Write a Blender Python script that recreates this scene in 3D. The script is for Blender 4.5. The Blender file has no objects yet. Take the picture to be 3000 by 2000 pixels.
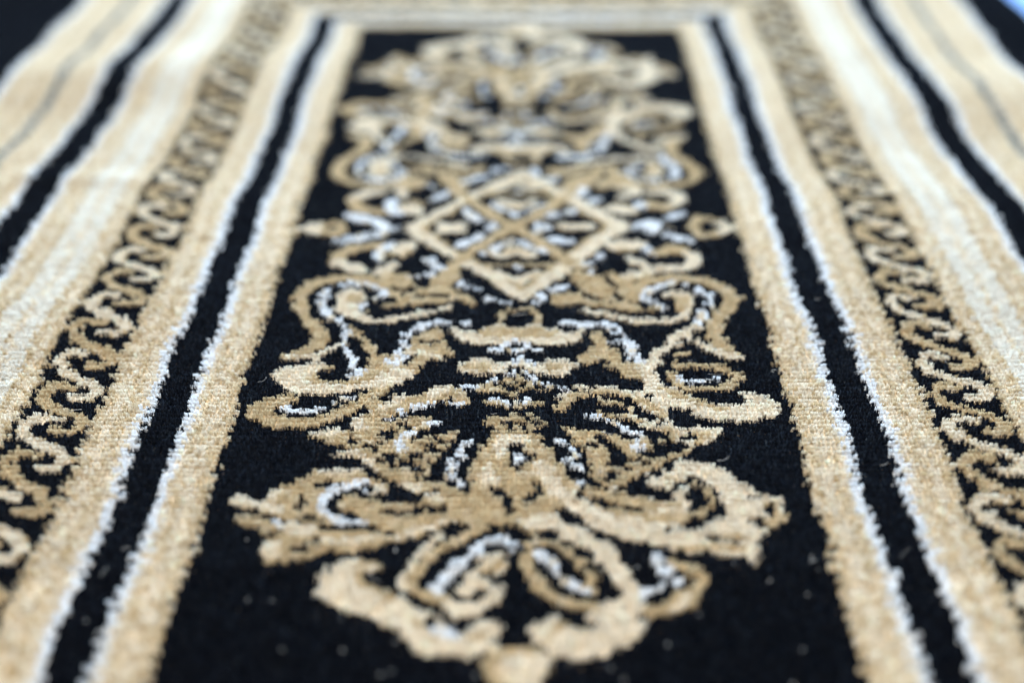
import bpy, math
import numpy as np

# ---------------------------------------------------------------- camera, light, exposure
MM = 0.001
scene = bpy.context.scene
cam_data = bpy.data.cameras.new("camera")
cam = bpy.data.objects.new("camera", cam_data)
scene.collection.objects.link(cam)
scene.camera = cam
cam.location = (0.0, 0.0, 0.300)
cam.rotation_euler = (math.radians(90.0 - 26.0), 0.0, 0.0)
cam_data.lens = 60.0
cam_data.sensor_width = 36.0
cam_data.clip_start = 0.01
cam_data.clip_end = 50.0
cam_data.dof.use_dof = True
cam_data.dof.focus_distance = 0.635
cam_data.dof.aperture_fstop = 3.6
cam_data.dof.aperture_blades = 0

world = bpy.data.worlds.new("World")
scene.world = world
world.use_nodes = True
bg = world.node_tree.nodes["Background"]
bg.inputs["Color"].default_value = (0.80, 0.90, 1.0, 1)
bg.inputs["Strength"].default_value = 1.0


def area(name, loc, target, size, size_y, power, color):
    d = bpy.data.lights.new(name, 'AREA')
    d.shape = 'RECTANGLE'
    d.size = size
    d.size_y = size_y
    d.energy = power
    d.color = color
    o = bpy.data.objects.new(name, d)
    scene.collection.objects.link(o)
    o.location = loc
    dx, dy, dz = (target[i] - loc[i] for i in range(3))
    o.rotation_euler = (math.atan2(math.hypot(dx, dy), -dz), 0, math.atan2(dy, dx) - math.pi / 2)
    return o


area("window_light", (0.3, 2.9, 0.80), (0, 0.9, 0), 2.8, 1.1, 200.0, (0.52, 0.75, 1.0))
area("room_light", (-0.5, 0.5, 2.3), (0, 0.6, 0), 2.6, 2.6, 135.0, (1.0, 0.95, 0.875))

scene.view_settings.view_transform = 'Standard'
scene.view_settings.look = 'None'
scene.view_settings.exposure = 0.0
scene.view_settings.gamma = 1.0
scene.view_settings.use_curve_mapping = False
scene.render.engine = 'CYCLES'
scene.cycles.max_bounces = 5
scene.cycles.diffuse_bounces = 3
scene.cycles.glossy_bounces = 2
scene.cycles.transmission_bounces = 3

rng = np.random.default_rng(7)
MOTIFS = (
('S','T',0,(-92.9,-150.4,-90.1,-144.6,-81.7,-140.7,-77.4,-139.2,-71.8,-141.7,-67.9,-145.6,-75.8,-146.5,-76.7,-150.4,-73.1,-155.2,-66.4,-157.1,-62.7,-154.2,-58.5,-147.5,-57.1,-137.7,-59.5,-129.7,-65,-119.4,-67.1,-105.6,-64.2,-107.7,-60.5,-118.3,-55.7,-126.6,-52.5,-133.7,-47.5,-133.7,-45.7,-140.7,-41.7,-141.7,-38.3,-130.7,-44.2,-130.7,-38.3,-114.1,-34,-107.7,-28.8,-109.9,-28.2,-124.5,-23.4,-130.7,-30.3,-137.7,-34.8,-137.7,-37.4,-147.5,-40.4,-155.2,-47,-160.8,-46.5,-168.2,-54.2,-172.7,-57.2,-168.2,-58.1,-162.7,-61.4,-164.5,-71.9,-166.8,-82.2,-166.4,-90.1,-158)),
('S','C',0,(-92.9,-150.4,-90.1,-144.6,-81.7,-140.7,-77.4,-139.2,-71.8,-141.7,-75.9,-145.1,-78,-150.4,-76.7,-154.2,-81.8,-155.2,-72.7,-158.9,-61.4,-158.9,-55.7,-155.2,-51.2,-150.4,-47.7,-144.6,-37.4,-147.5,-40.4,-155.2,-47,-160.8,-55.1,-161.7,-61.4,-164.5,-71.9,-166.8,-82.2,-166.4,-90.1,-158)),
('S','K',0,(-76.8,-149.4,-73.2,-146.1,-66,-147.5,-61.2,-146.5,-62.1,-151.8,-66.8,-157.1,-71.3,-155.6,-73.9,-151.8)),
('S','T',6.6,(-51.6,-74,-54.7,-64.6,-62.5,-59.1,-72.5,-57.3,-82,-61.5,-88.9,-69.9,-91,-81,-87.8,-95.7,-82.4,-106.6,-78.6,-116.2,-79.5,-124.5,-83.2,-131.7,-88.7,-134.7)),
('S','C',2.6,(-88.6,-135.2,-82.8,-134.7,-76.8,-132.7)),
('S','W',4.6,(-55.5,-74,-60.4,-66.9,-68,-63.4,-74.9,-68.1,-80.2,-74,-80.6,-83.3,-79.8,-91.2,-75.9,-96.8)),
('S','W',3.8,(-75.9,-96.8,-71.9,-104.5,-69.1,-109.9,-68.1,-120.4,-66.2,-130.7,-62.5,-136.7,-63.2,-143.6,-59.7,-148.5,-62.1,-151.4)),
('S','K',3.5,(-77.6,-70.5,-77,-71.9)),
('S','K',3.5,(-82.6,-78.7,-81.9,-80.1)),
('S','K',3.4,(-82.7,-86.7,-82,-88.1)),
('S','K',3.3,(-81.2,-95.7,-80.6,-97)),
('S','K',3.3,(-75.7,-103.4,-75.1,-104.7)),
('S','K',3.4,(-75.6,-81,-75,-82.4)),
('S','C',3.4,(-69.1,-123.5,-74.2,-127.6,-77.5,-134.7,-78.5,-137.7)),
('S','K',5.4,(-73.3,-108.8,-72.1,-116.2,-72.7,-119.4)),
('S','K',6.1,(-64.9,-120.4,-62.8,-128.6,-60.5,-133.7)),
('S','C',0,(-75.7,-84.4,-75.8,-74,-69.5,-68.7,-63.4,-72.3,-61.9,-78.7,-64.9,-83.3,-65.7,-90.1,-60.4,-96.8,-55.4,-101.2,-62.3,-102.3,-71,-94.6)),
('S','T',0,(-72.4,-79.8,-69.1,-72.9,-64.1,-75.2,-65,-81,-68.1,-84.4)),
('S','K',3.2,(-64.8,-66.9,-60.8,-74,-57.9,-74)),
('S','K',3.2,(-63,-82.2,-61.2,-86.7)),
('S','K',3.2,(-75.3,-69.3,-76.3,-78.7,-75.4,-87.9)),
('S','C',4,(-73.3,-90.1,-67.9,-96.8,-60,-102.3,-53,-101.2,-43.9,-96.8,-35.6,-93.5,-26,-86.7)),
('S','T',2.9,(-60.8,-92.4,-56.5,-86.7,-49.4,-85.6,-40.9,-83.3,-30,-82.2)),
('S','K',3.2,(-62.7,-92.4,-58.2,-89)),
('S','K',3.2,(-55.2,-91.2,-48,-92.4,-41.1,-89)),
('S','W',2.8,(-55.4,-75.2,-60.2,-82.2,-63.4,-89)),
('S','T',0,(-31.3,-49.9,-24.4,-48.7,-26.9,-62.1,-23.6,-72.9,-14.7,-79.8,-16,-86.2,-20.3,-85.6,-21.4,-79.8,-28.1,-79.8,-37.7,-81,-47.1,-84.4,-50.7,-81,-43.9,-74,-36.6,-64.6)),
('S','K',3.2,(-41.2,-77.5,-33.2,-75.2,-26.4,-74.6)),
('S','T',0,(-52.6,-52.4,-46.6,-52.4,-43.4,-65.8,-46.3,-74,-52.1,-66.9,-60.9,-53.6,-56.9,-47.4)),
('S','K',3.2,(-51.5,-68.1,-46.5,-70.5,-43.7,-68.1)),
('S','W',3.7,(-18.3,-103.9,-26.3,-102.3,-32.9,-102.3,-38.6,-107.7,-43.8,-114.1,-44.7,-122.5,-44.6,-130.7,-45.4,-138.7)),
('S','W',3.7,(-50.3,-138.7,-48.7,-142.1)),
('S','K',3.8,(-25.9,-114.1,-24.9,-115.2)),
('S','K',3.2,(-36.5,-121.4,-31.9,-122.5)),
('S','C',2.6,(-42.4,-130.7,-35.1,-132.2,-27.7,-136.7)),
('S','T',3,(-5.8,-103.4,-5.9,-95.7,-1.7,-89.5,5,-89,9.7,-94.6,10.1,-101.2,7.3,-105.6)),
('S','C',0,(-26,-109.9,-22.4,-106.6,-16.2,-113.1,-10.8,-107.7,-4.8,-103.4,1.7,-107.7,8.2,-103.4,14.2,-107.7,20.1,-113.1,26.3,-106.6,29.5,-109.9,26.4,-119.4,19,-123.5,1.7,-120.9,-15.1,-123.5,-22.9,-119.4)),
('S','T',0,(-15.8,-113.1,-10.3,-108.8,-4.8,-104.5,0.8,-109.9,8.2,-104.5,14.7,-109.9,19.2,-113.1,14.6,-116.7,1.7,-116.2,-10.6,-117.3)),
('S','W',2.6,(-4.6,-123.5,1.3,-118.3,7.2,-123.5,1.8,-129.2,-4.6,-123.5)),
('S','W',2.6,(-8.7,-127.1,-4.6,-129.2)),
('S','W',2.6,(8.1,-127.6,11.7,-127.6)),
('S','K',3.7,(0.8,-124,2.2,-124)),
('S','T',2.6,(-2.3,-126.6,-0.5,-127.6)),
('S','C',0,(-24.7,-145.6,-17.9,-135.7,-10.8,-135.7,-8,-139.7,-1.3,-139.7,1.8,-132.7,4.9,-139.7,9.8,-140.7,13.4,-136.2,19.6,-136.7,23.9,-142.6,20.2,-148.5,11.9,-150.9,1.8,-144.6,-9.6,-150.4,-17.5,-149.4)),
('S','T',0,(-21.2,-144.6,-16.9,-139.7,-11.1,-139.7,-7.9,-144.6,-12.3,-148.5,-17.6,-147.5)),
('S','T',0,(10.6,-141.7,16.9,-139.7,20.4,-142.6,16.8,-146.5,11.5,-147.5)),
('S','W',3.3,(1.8,-130.7,1.3,-137.7,-3.6,-140.7)),
('S','W',2.6,(3.6,-137.7,6.7,-141.7)),
('S','K',3.2,(-2.6,-145.6,0.9,-143.6,4.9,-148.5)),
('S','W',2.6,(0,-147.5,-6.9,-152.3,-9.5,-157.1)),
('S','W',2.6,(-12.9,-159.9,-20.6,-162.2)),
('S','W',2.6,(3.6,-147.5,7.5,-154.2)),
('S','T',0,(-16.2,-164.5,-9.5,-158,-6,-154.2,0.9,-150.4,9.7,-154.2,16.5,-159.9,9.6,-164.5,3.1,-162.7,1.8,-170.9,-2.5,-165.5)),
('S','K',3.2,(-6,-158,-4.3,-158.6)),
('S','K',3.2,(-1.7,-155.2,0.1,-155.7)),
('S','K',3.2,(-2.9,-159.9,-1.2,-160.4)),
('S','K',3.2,(3.5,-158,5.3,-158.6)),
('S','K',3.2,(5.3,-162.7,7,-163.2)),
('S','K',3.2,(0.1,-163.6,1.8,-164.2)),
('S','K',3.2,(7.9,-158.9,9.6,-159.5)),
('S','K',3.2,(-4.2,-166.4,-2.5,-166.9)),
('S','K',3.2,(3.1,-166.4,4.8,-166.9)),
('S','T',0,(-9.6,-173.6,-7.5,-170,1,-177.2,-0.7,-177.2)),
('S','W',2.6,(-8.8,-169.6,-3.7,-171.4,0.6,-175)),
('S','W',2.6,(6.5,-169.1,3.5,-172.7)),
('S','T',2.6,(1.9,-176.3,6.9,-174.5,9.5,-172.7)),
('S','T',0,(-11,-187.8,-6.5,-183.4,-4,-184.3,0.2,-181.7,6.5,-181.7,10.2,-188.6,14.3,-193.8,11.4,-198.8,5.3,-203.8,-2.8,-203.8,-8.6,-198.8,-4.7,-193.8)),
('S','K',3.2,(-3.1,-188.6,-1,-189.3)),
('S','K',3.2,(3.5,-184.3,5.6,-185)),
('S','K',3.2,(0.2,-190.3,2.3,-191)),
('S','K',3.2,(6.4,-188.6,8.5,-189.3)),
('S','K',3.2,(-1.4,-193.8,0.7,-194.4)),
('S','K',3.2,(4.4,-193.8,6.5,-194.4)),
('S','K',3.2,(7.7,-195.5,9.8,-196.1)),
('S','T',6.6,(49.7,-79.8,51.8,-68.1,60.2,-60.3,72.6,-59.1,84.5,-63.4,90.7,-74,90.4,-85.6,85.1,-95.7,81.2,-105.6,80.4,-118.3,82.7,-126.6,87,-133.2)),
('S','T',2.6,(93.8,-81,95.4,-79.8)),
('S','W',3.8,(61.9,-90.1,56.3,-82.2,54.3,-75.2,60.7,-67.5,68.7,-64.6)),
('S','W',4.3,(73.3,-68.1,78.3,-71.7,81.4,-79.8,81.1,-87.9,76.5,-96.8,73.8,-105.6)),
('S','C',4.3,(61.4,-77.5,69,-72.9,73.6,-81,72.7,-91.2,66.8,-100.1,57.4,-101.2,48.1,-100.1,38.9,-94.6,29.6,-91.2)),
('S','T',0,(65.3,-76.4,71.1,-76.4,73.3,-84.4,71.2,-92.4,67,-92.4,66.6,-84.4)),
('S','T',2.7,(29.8,-86.2,38.9,-84.4,46.4,-86.7,53.8,-91.2,59.5,-90.1)),
('S','K',3.2,(74.6,-69.9,66.9,-68.7,58.3,-74,61.1,-82.2,65.5,-86.7,60.6,-94.6,54.5,-94.6,43.9,-90.7)),
('S','K',3.2,(77.1,-79.8,76.8,-87.9,74.1,-92.4)),
('S','K',3.2,(84.9,-78.7,84.1,-86.7)),
('S','T',0,(39.2,-54.8,43.3,-52.4,46.1,-57.3,57,-56.1,56.4,-49.9,52.6,-47.4,58.7,-44.9,62.2,-52.4,59.3,-58.5,51.8,-60.9,49,-66.9,47.4,-77.5,45,-77.5,42.7,-65.8)),
('S','T',0,(22.5,-52.4,29.6,-47.4,32.2,-58.5,38.6,-69.3,43.4,-81,49.4,-84.4,54.3,-90.1,50.9,-92.4,41.6,-89,30.4,-83.3,23.6,-84.4,17.9,-86.2,14.6,-81,15.1,-77.5,22,-72.3,29.7,-74,26.1,-65.8,23.3,-57.3)),
('S','K',3.2,(29.7,-74,35.3,-79.8,39.1,-81)),
('S','W',5.2,(20.4,-65.8,17.4,-69.9)),
('S','W',4.8,(11.8,-75.2,8.4,-82.2)),
('S','W',5,(-22.9,-62.8,-15.9,-69.3)),
('S','W',4.3,(-11.3,-78.7,-10.4,-79.8)),
('S','W',3.3,(-5.5,-82.2,-4.1,-83.3)),
('S','K',3.2,(-14,-65.8,-11,-74)),
('S','K',3.2,(-26.2,-66.9,-23.7,-69.3)),
('S','K',3.2,(-7.5,-75.2,-6,-79.8)),
('S','W',4.2,(20.9,-101.7,27.8,-103.9,36.3,-102.3,40.6,-109.9,44.8,-116.2,47.2,-122.5,46.2,-132.7,49.4,-139.2)),
('S','W',2.8,(39.1,-120.4,44.7,-119.4)),
('S','K',3.2,(41.7,-115.2,43,-116.2)),
('S','W',2.6,(42.2,-132.7,44.3,-133.7)),
('S','T',0,(23.2,-137.7,27.9,-130.7,30.6,-128.6,31.9,-118.3,30.4,-110.9,35,-110.9,38.3,-118.3,36.7,-124.5,42.5,-126.6,42.1,-133.7,43.6,-138.7,48.8,-141.7,54,-142.6,53.2,-154.2,46.4,-152.3,40.4,-150.4,40.2,-144.6,36.3,-142.6,37.5,-135.7,33,-136.7,26.6,-140.7)),
('S','C',4.8,(74.1,-107.7,67,-114.1,61.6,-124.5,55.2,-131.7)),
('S','C',5.8,(53.6,-136.7,50.8,-144.6,51.5,-154.2,52.3,-161.7)),
('S','C',4.1,(70.9,-112,74.4,-123.5,80.1,-130.7,88.7,-133.7)),
('S','K',3.2,(73.5,-114.1,74.8,-119.4)),
('S','K',3.2,(67.4,-120.9,70,-122.5)),
('S','T',3,(64.8,-130.7,69.3,-130.7)),
('S','T',2.6,(65.1,-137.7,65.6,-142.6)),
('S','C',0,(48,-139.7,55,-135.7,58.9,-136.7,55.4,-142.6,55,-154.2,59.8,-159.9,63.8,-163.6,69.4,-168.2,73.3,-171.8,79.9,-173.6,86.5,-171.8,89.5,-168.2,84.1,-166.4,80.9,-164.5,89.8,-161.7,95.7,-166.4,99.1,-172.7,98,-178.1,91.3,-184.3,84.7,-186.9,74.4,-186,66.5,-181.7,64.8,-177.2,59.7,-177.2,56.6,-173.6,58.8,-178.1,59.5,-184.3,59.6,-188.6,63.8,-192.9,70.8,-189.1,77.8,-193.8,73.2,-198.8,68.6,-204.5,52.4,-204.5,50.8,-197.1,45.8,-190.3,41.8,-186.9,41.8,-172.7,37.8,-166.4,39.7,-163.6,48.4,-161.7,50.6,-154.2)),
('S','T',0,(52.9,-159.9,59.7,-160.8,63.7,-164.5,71.6,-171.8,81.8,-175.4,79.4,-178.1,71.1,-177.2,67.4,-171.8,59.3,-166.4)),
('S','T',0,(51.1,-192.1,58.5,-192.1,61.1,-196.3,58.7,-201.3,53.6,-204.5,51.9,-198.8)),
('S','T',0,(63.6,-196.3,69.7,-192.1,73.4,-196.3,68,-203,63.8,-203.8)),
('S','T',3.9,(63.4,-141.7,67.5,-140.7)),
('S','T',4.1,(70.1,-141.7,78.2,-140.7,84.3,-145.6,87.5,-151.8,83.3,-158,74.9,-160.3,66.6,-161.3,61.4,-156.1,61.2,-147.5)),
('S','K',0,(65,-144.6,70.8,-143.6,76.9,-144.6,79,-149.4,76.2,-151.4,69.3,-150.4,66.1,-152.3)),
('S','K',3.2,(65.3,-156.6,72.2,-157.1)),
('S','W',2.6,(64.5,-149.4,63.3,-154.2,67.2,-154.7,72.5,-153.3,77.9,-151.8)),
('S','K',0,(63.9,-162.7,72.6,-161.7,81.1,-162.7,84.6,-166.4,89.4,-168.7,85.1,-172.7,79.9,-173.6,73.7,-171.8,69.5,-167.3)),
('S','K',0,(49.1,-164.5,51.3,-164.5,53.5,-169.1,49.7,-169.1)),
('S','T',4.6,(17.9,-177.2,19.7,-170.9,25,-165,33.7,-163.6,42.1,-166.4,47.5,-170,50.2,-174.5,54.1,-179,56.3,-183.4)),
('S','C',2.6,(23.4,-159.9,29.5,-159.4,38.1,-161.7,44.7,-166.4)),
('S','C',2.6,(17.6,-169.1,20.7,-164.5)),
('S','K',3.2,(30.9,-169.6,36,-169.1,41.5,-170)),
('S','T',2.6,(31.2,-171.8,40,-173.6,44.1,-177.2,43.9,-180.8)),
('S','K',5.4,(23.8,-176.3,31.5,-175.4,39.8,-179)),
('S','K',3.5,(43.1,-172.7,45.9,-175.4,48.9,-180.8,51.7,-183.4)),
('S','K',3.2,(46.4,-179.9,49.5,-185.2)),
('S','K',3.2,(41.8,-187.3,45.2,-187.3)),
('S','K',3.2,(53,-188.6,55.1,-187.8)),
('S','T',2.6,(32.1,-181.7,39.1,-183.4,46.1,-186)),
('S','W',2.7,(28.2,-183.4,32.8,-184.7,37.2,-189.1)),
('S','W',2.6,(39.1,-192.9,43.5,-194.2)),
('S','W',2.8,(44.6,-198,45.1,-203.8)),
('S','W',2.6,(4.9,-152.8,11.4,-157.1,19.5,-161.7)),
('S','K',0,(57,-174.1,59.4,-175.4,61.4,-177.2,65.1,-178.1,67.6,-182.5,73.3,-185.2,71.7,-188.6,65.8,-189.5,63,-192.9,59.5,-189.5,57.9,-184.3)),
('F','T',0,(-59,-186,-56.3,-183.4,-44.5,-166.4,-36.2,-168.2,-30.1,-161.7,-26.8,-158,-22.3,-162.7,-15.7,-168.2,-16.7,-178.1,-23.2,-173.6,-38.6,-178.1,-37.4,-185.2,-32,-183.4,-26.4,-187.8,-32.7,-193.8,-36.6,-197.1,-38.7,-202.2,-29.2,-198,-24.3,-196.3,-14.1,-194.6,-18.8,-201.3,-23.6,-210.4,-25.6,-216.8,-24.6,-226.9,-19.7,-232.3,-14.4,-236.8,-18,-243.4,-22.1,-245.6,-26.1,-235.3,-30.5,-239.8,-33.9,-235.3,-40.5,-229.2,-46.6,-223.1,-51.1,-216.8,-57.6,-212,-61.8,-210.4,-56.9,-207.1,-60.3,-205.5,-67,-203.8,-69.8,-200.5,-75.5,-198,-71.8,-194.6,-67.5,-192.1,-60.3,-193.8,-57.7,-195.5)),
('F','C',0,(-59,-186,-54.3,-182.5,-44.5,-166.4,-38.4,-168.2,-42.2,-174.5,-50.3,-179.9,-56.1,-186,-53.5,-192.1,-57.3,-195.5)),
('F','C',0,(-75.5,-198,-71.8,-194.6,-67.5,-192.1,-60.3,-193.8,-62.9,-196.3,-69.4,-197.1)),
('F','C',0,(-40.5,-229.2,-34.3,-229.2,-29.3,-233.8,-33.7,-236.8)),
('F','C',2.6,(-61.4,-210.4,-55.8,-209.5,-51.3,-215.2,-47.5,-221.5)),
('F','C',0,(-30.1,-161.7,-26.8,-158,-22.3,-162.7,-29.8,-168.2,-35.3,-170)),
('F','K',0,(-61,-198.8,-56.4,-200.5,-56.7,-205.5,-59.3,-203.8)),
('F','K',0,(-55,-205.5,-48.9,-202.2,-49.1,-195.5,-42.7,-192.1,-43.2,-197.1,-47.7,-201.3,-47.6,-212,-50.6,-209.5)),
('F','K',5.2,(-44.4,-212,-41.6,-216.8)),
('F','K',4.5,(-35.9,-212,-34.1,-221.5)),
('F','K',4,(-31.9,-205.5,-28.5,-208.7)),
('F','K',3.2,(-29,-200.5,-25.6,-203.8)),
('F','K',3.2,(-47.7,-215.2,-45.9,-216.8)),
('F','K',3.2,(-41.3,-219.9,-35.3,-220.3)),
('F','K',3.3,(-51.2,-219.9,-48.9,-223.8)),
('F','K',3.2,(-32.2,-226.2,-28.1,-228.5)),
('F','K',3.2,(-41.2,-190.3,-38.6,-192.1)),
('F','K',3.2,(-42.4,-184.3,-39.1,-184.3)),
('F','K',8.3,(-16,-198.8,-21.2,-208.7,-24.4,-216.8,-23.6,-224.6)),
('F','K',5.8,(-20.6,-228.5,-15.6,-235.3)),
('F','W',3.1,(-17.9,-203,-16.2,-204.2)),
('F','W',2.8,(-19.3,-206.7,-21.1,-211.2,-18.6,-212.8)),
('F','W',3.3,(-22,-216.8,-20.6,-221.5,-21.5,-226.2,-18.8,-226.2,-17.8,-231.5)),
('F','W',2.6,(-23.3,-171.8,-29.5,-174.5,-37,-177.7)),
('F','W',2.9,(-42.4,-178.1,-39.6,-182.5)),
('F','W',4.1,(-46.5,-186,-44.8,-186)),
('F','W',2.6,(-36.2,-191.2,-29.7,-189.5,-26.8,-188.2)),
('F','W',3.6,(-39.5,-197.1,-37.1,-195.5)),
('F','W',3.3,(-41.3,-200.5,-42.8,-206.3,-39.9,-207.9)),
('F','W',2.6,(-21.1,-174.1,-17.7,-173.6)),
('F','W',2.6,(-21,-162.7,-12.9,-160.3)),
('F','T',0,(-99.5,-182.5,-99.1,-173.6,-93,-169.1,-87.4,-165.9,-82.2,-166.4,-78.7,-170.9,-84.7,-174.1,-90.2,-177.2,-89.2,-181.7,-83.3,-184.7,-75,-184.3,-70.2,-182.5,-64.9,-176.3,-56.6,-170,-57.1,-164.5,-47.3,-162.7,-46.1,-168.2,-50.2,-170,-48.6,-174.5,-54.5,-179.9,-57.6,-178.1,-66.4,-186.9,-72.2,-190.8,-81.6,-192.1,-89.4,-192.1,-94.3,-186.9)),
('F','W',3.8,(-86,-176.8,-81.9,-179.5,-74.8,-179)),
('F','W',2.6,(-73.6,-178.1,-70,-176.3,-67.4,-172.7)),
('F','W',2.6,(-64.7,-170,-60.5,-169.1)),
('F','K',3.2,(-58,-164.1,-55,-163.6)),
('F','K',3.2,(-49.8,-170,-46.7,-170.9)),
('F','K',3.4,(-56.3,-178.1,-54.4,-180.8)),
('F','T',0,(-95.1,-242,-93.4,-238.7,-88.1,-237.5,-82.5,-242,-79.7,-239.8,-80.6,-233.8,-76.8,-233,-75.8,-228.5,-69.3,-224.6,-68.7,-219.9,-62.5,-221.5,-52.8,-219.9,-49.4,-226.2,-44.5,-228.5,-42.2,-232.3,-44.4,-238.3,-49.1,-238.3,-41,-242.7,-31.4,-243.4,-31.3,-238.3,-26.1,-235.3,-22,-239,-21.2,-247.1,-15.8,-249.2,-15.6,-252.8,-22.9,-258.4,-31.7,-264.7,-40.9,-266,-44.3,-269.4,-51.4,-271.4,-58.9,-270.1,-62.5,-273.4,-67.3,-275.4,-73.5,-278,-78.7,-277.4,-77.7,-271.4,-80,-268.1,-78.5,-263.3,-74.3,-261.9,-77.5,-257.7,-78.4,-261.9,-82.8,-261.9,-84.3,-257,-88.4,-257,-93,-252.1,-88.2,-249.2,-86.3,-247.1,-91.3,-244.2)),
('F','C',0,(-95.1,-242,-93.4,-238.7,-88.1,-237.5,-82.5,-242,-76.8,-244.2,-74.5,-249.2,-79.1,-249.2,-86.6,-244.9,-91.3,-244.2)),
('F','C',0,(-79.7,-239.8,-80.6,-233.8,-76.8,-233,-77.2,-238.3)),
('F','C',0,(-68.7,-219.9,-62.5,-221.5,-52.8,-219.9,-50.8,-223.8,-58.3,-224.6,-66.2,-223.8)),
('F','C',2.7,(-49.2,-228.5,-44.8,-233.8,-46.1,-236.8)),
('F','C',0,(-77.4,-255.6,-72.5,-253.5,-62.3,-256.3,-63.3,-260.5,-72.1,-261.9,-77,-258.4)),
('F','C',2.9,(-61.2,-266,-52,-265.3,-41.2,-262.6,-34.1,-262.6)),
('F','C',2.6,(-33.6,-259.8,-26.6,-257.7,-21.2,-254.2,-16.1,-250.7)),
('F','C',0,(-80,-268.1,-78.1,-264,-73.7,-266,-74.2,-272.8,-77.9,-277.4)),
('F','C',2.7,(-26.3,-238.3,-23.5,-240.5)),
('F','K',0,(-72,-239.8,-70.1,-236.8,-68.5,-240.5,-69.3,-248.5,-71.3,-247.8)),
('F','K',3.2,(-70.7,-252.8,-65,-252.8)),
('F','K',3.2,(-66.2,-230.8,-61.2,-230)),
('F','W',3.9,(-50.3,-229.2,-55.6,-230.8,-60.3,-234.5,-63.2,-239,-62.8,-245.6,-60.3,-251.4,-55.8,-254.2,-47.8,-254.9)),
('F','W',2.6,(-50,-233,-47.9,-234.2)),
('F','K',3.9,(-50.3,-233,-56.3,-235.3,-59.6,-240.5,-59,-246.4,-53.1,-251.4)),
('F','K',3.2,(-61.5,-257,-50.9,-257.7,-46.1,-257,-40.3,-260.2)),
('F','K',0,(-56.2,-233,-51.2,-232.3,-49.1,-238.3,-43.8,-236.8,-42.1,-229.2,-35.9,-233.8,-34.5,-237.5,-29.2,-235.3,-26.2,-233.8,-26.8,-236.8,-31.2,-239.8,-31.7,-243.4,-41,-242.7,-46.9,-240.5,-52.9,-238.3)),
('F','K',3.2,(-40.2,-247.8,-34.8,-249.2,-29.1,-248.5)),
('F','K',3.2,(-30.8,-245.6,-21.2,-247.1)),
('F','K',3.2,(-85.4,-247.8,-79.7,-252.8,-76.2,-253.5)),
('F','K',3.2,(-69.5,-270.1,-66.5,-270.1)),
('F','K',3.2,(-65.6,-266,-63.1,-265.3)),
('F','W',2.6,(-77.8,-252.8,-75.8,-256.3)),
('F','K',6,(-15.4,-250.7,-12,-250)),
('F','T',0,(18.1,-192.1,33.3,-195.5,39.4,-198,50,-198.8,48.6,-208.7,46.7,-215.2,53.2,-213.6,65.4,-205.5,69.1,-200.5,60.8,-212.8,54.6,-216.8,50.3,-221.5,44.2,-224.6,42,-230,37.9,-233.8,32.5,-235.3,25.6,-230.8,24.6,-223.1,29,-219.9,26.7,-212.8,22.1,-202.2)),
('F','K',4.4,(31.1,-198.8,35.3,-207.9)),
('F','K',6.1,(37.3,-210.4,37.8,-216)),
('F','K',3.2,(33.8,-218.4,39.6,-221.1)),
('F','K',3.2,(43,-216.4,46.1,-217.6)),
('F','K',5.3,(33.2,-225.4,34.6,-228.5)),
('F','K',3.8,(28.7,-231.5,30.2,-233)),
('F','K',3.2,(26.9,-204.6,28.9,-205.1)),
('F','K',4.6,(47.7,-210.4,53.3,-212)),
('F','K',3.2,(52.8,-219.1,54.3,-220.7)),
('F','K',7.1,(45.7,-193.8,53.2,-198.8)),
('F','K',3.8,(61.4,-198.8,64.8,-198)),
('F','K',4.1,(57.4,-203.8,60.2,-203.8)),
('F','K',9.2,(13.1,-195.5,15.6,-202.2,20.7,-212,22.6,-219.9,23.7,-226.9)),
('F','W',2.7,(15.6,-201.7,21.6,-204.2)),
('F','W',2.8,(22,-208.7,24.4,-212,20.3,-215.2)),
('F','W',3.4,(20.7,-218.4,24.2,-220.7)),
('F','W',2.9,(21.7,-230.8,22.4,-232.3)),
('F','W',3.4,(39.5,-193.8,44.4,-195.9,45,-200.5,43.9,-206.7)),
('F','K',5.4,(40.6,-198,42.2,-199.2)),
('F','T',0,(-14.7,-236.8,-14.8,-216.8,-11.9,-207.1,-5.7,-198.8,2.4,-195.5,8.6,-199.7,13.1,-208.7,17.9,-218.4,19.4,-229.2,23.2,-234.5,18.4,-244.2,14.6,-248.5,14.6,-254.2,9,-257.7,-0.3,-261.2,-4.1,-258.4,-10.9,-257,-19.3,-252.8,-21,-242.7)),
('F','C',0,(-6.5,-200.5,2.4,-196.3,7.8,-202.2,4.6,-205.5,0.1,-203.8,-3.4,-210.4,-6.8,-216.8)),
('F','C',0,(6.7,-216.8,13.1,-218.4,16.2,-232.3,18.5,-239.8,12.3,-239.8,10,-230.8)),
('F','C',0,(-12.6,-232.3,-11.4,-221.5,-8.4,-216.8,-5.7,-227.7,-4.8,-232.3,-8.7,-230.8)),
('F','K',0,(-1.8,-207.9,0.5,-203.8,4.6,-205.5,3.1,-210.4,7.9,-212.8,5.5,-217.6,3.2,-219.9,1.3,-225.4,-0.8,-219.9,-3.3,-213.6)),
('F','W',0,(-1.7,-213.6,2.2,-209.9,3.9,-216.8,0.4,-219.1)),
('F','K',0,(-7.9,-232.3,-4,-233.8,0.8,-242,1.7,-245.6,1.4,-250.7,-0.9,-251.4,-2.6,-242.7,-7.8,-237.5)),
('F','K',0,(6.5,-230.8,9.2,-230.8,10.4,-239.8,5.5,-244.9,3.5,-243.4,6.9,-236.8)),
('F','K',4,(0.7,-257.7,2.3,-261.2)),
('F','K',3.2,(-5.6,-257,-3,-257.7)),
('F','K',3.2,(7.1,-256.3,9.3,-257.7)),
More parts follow.
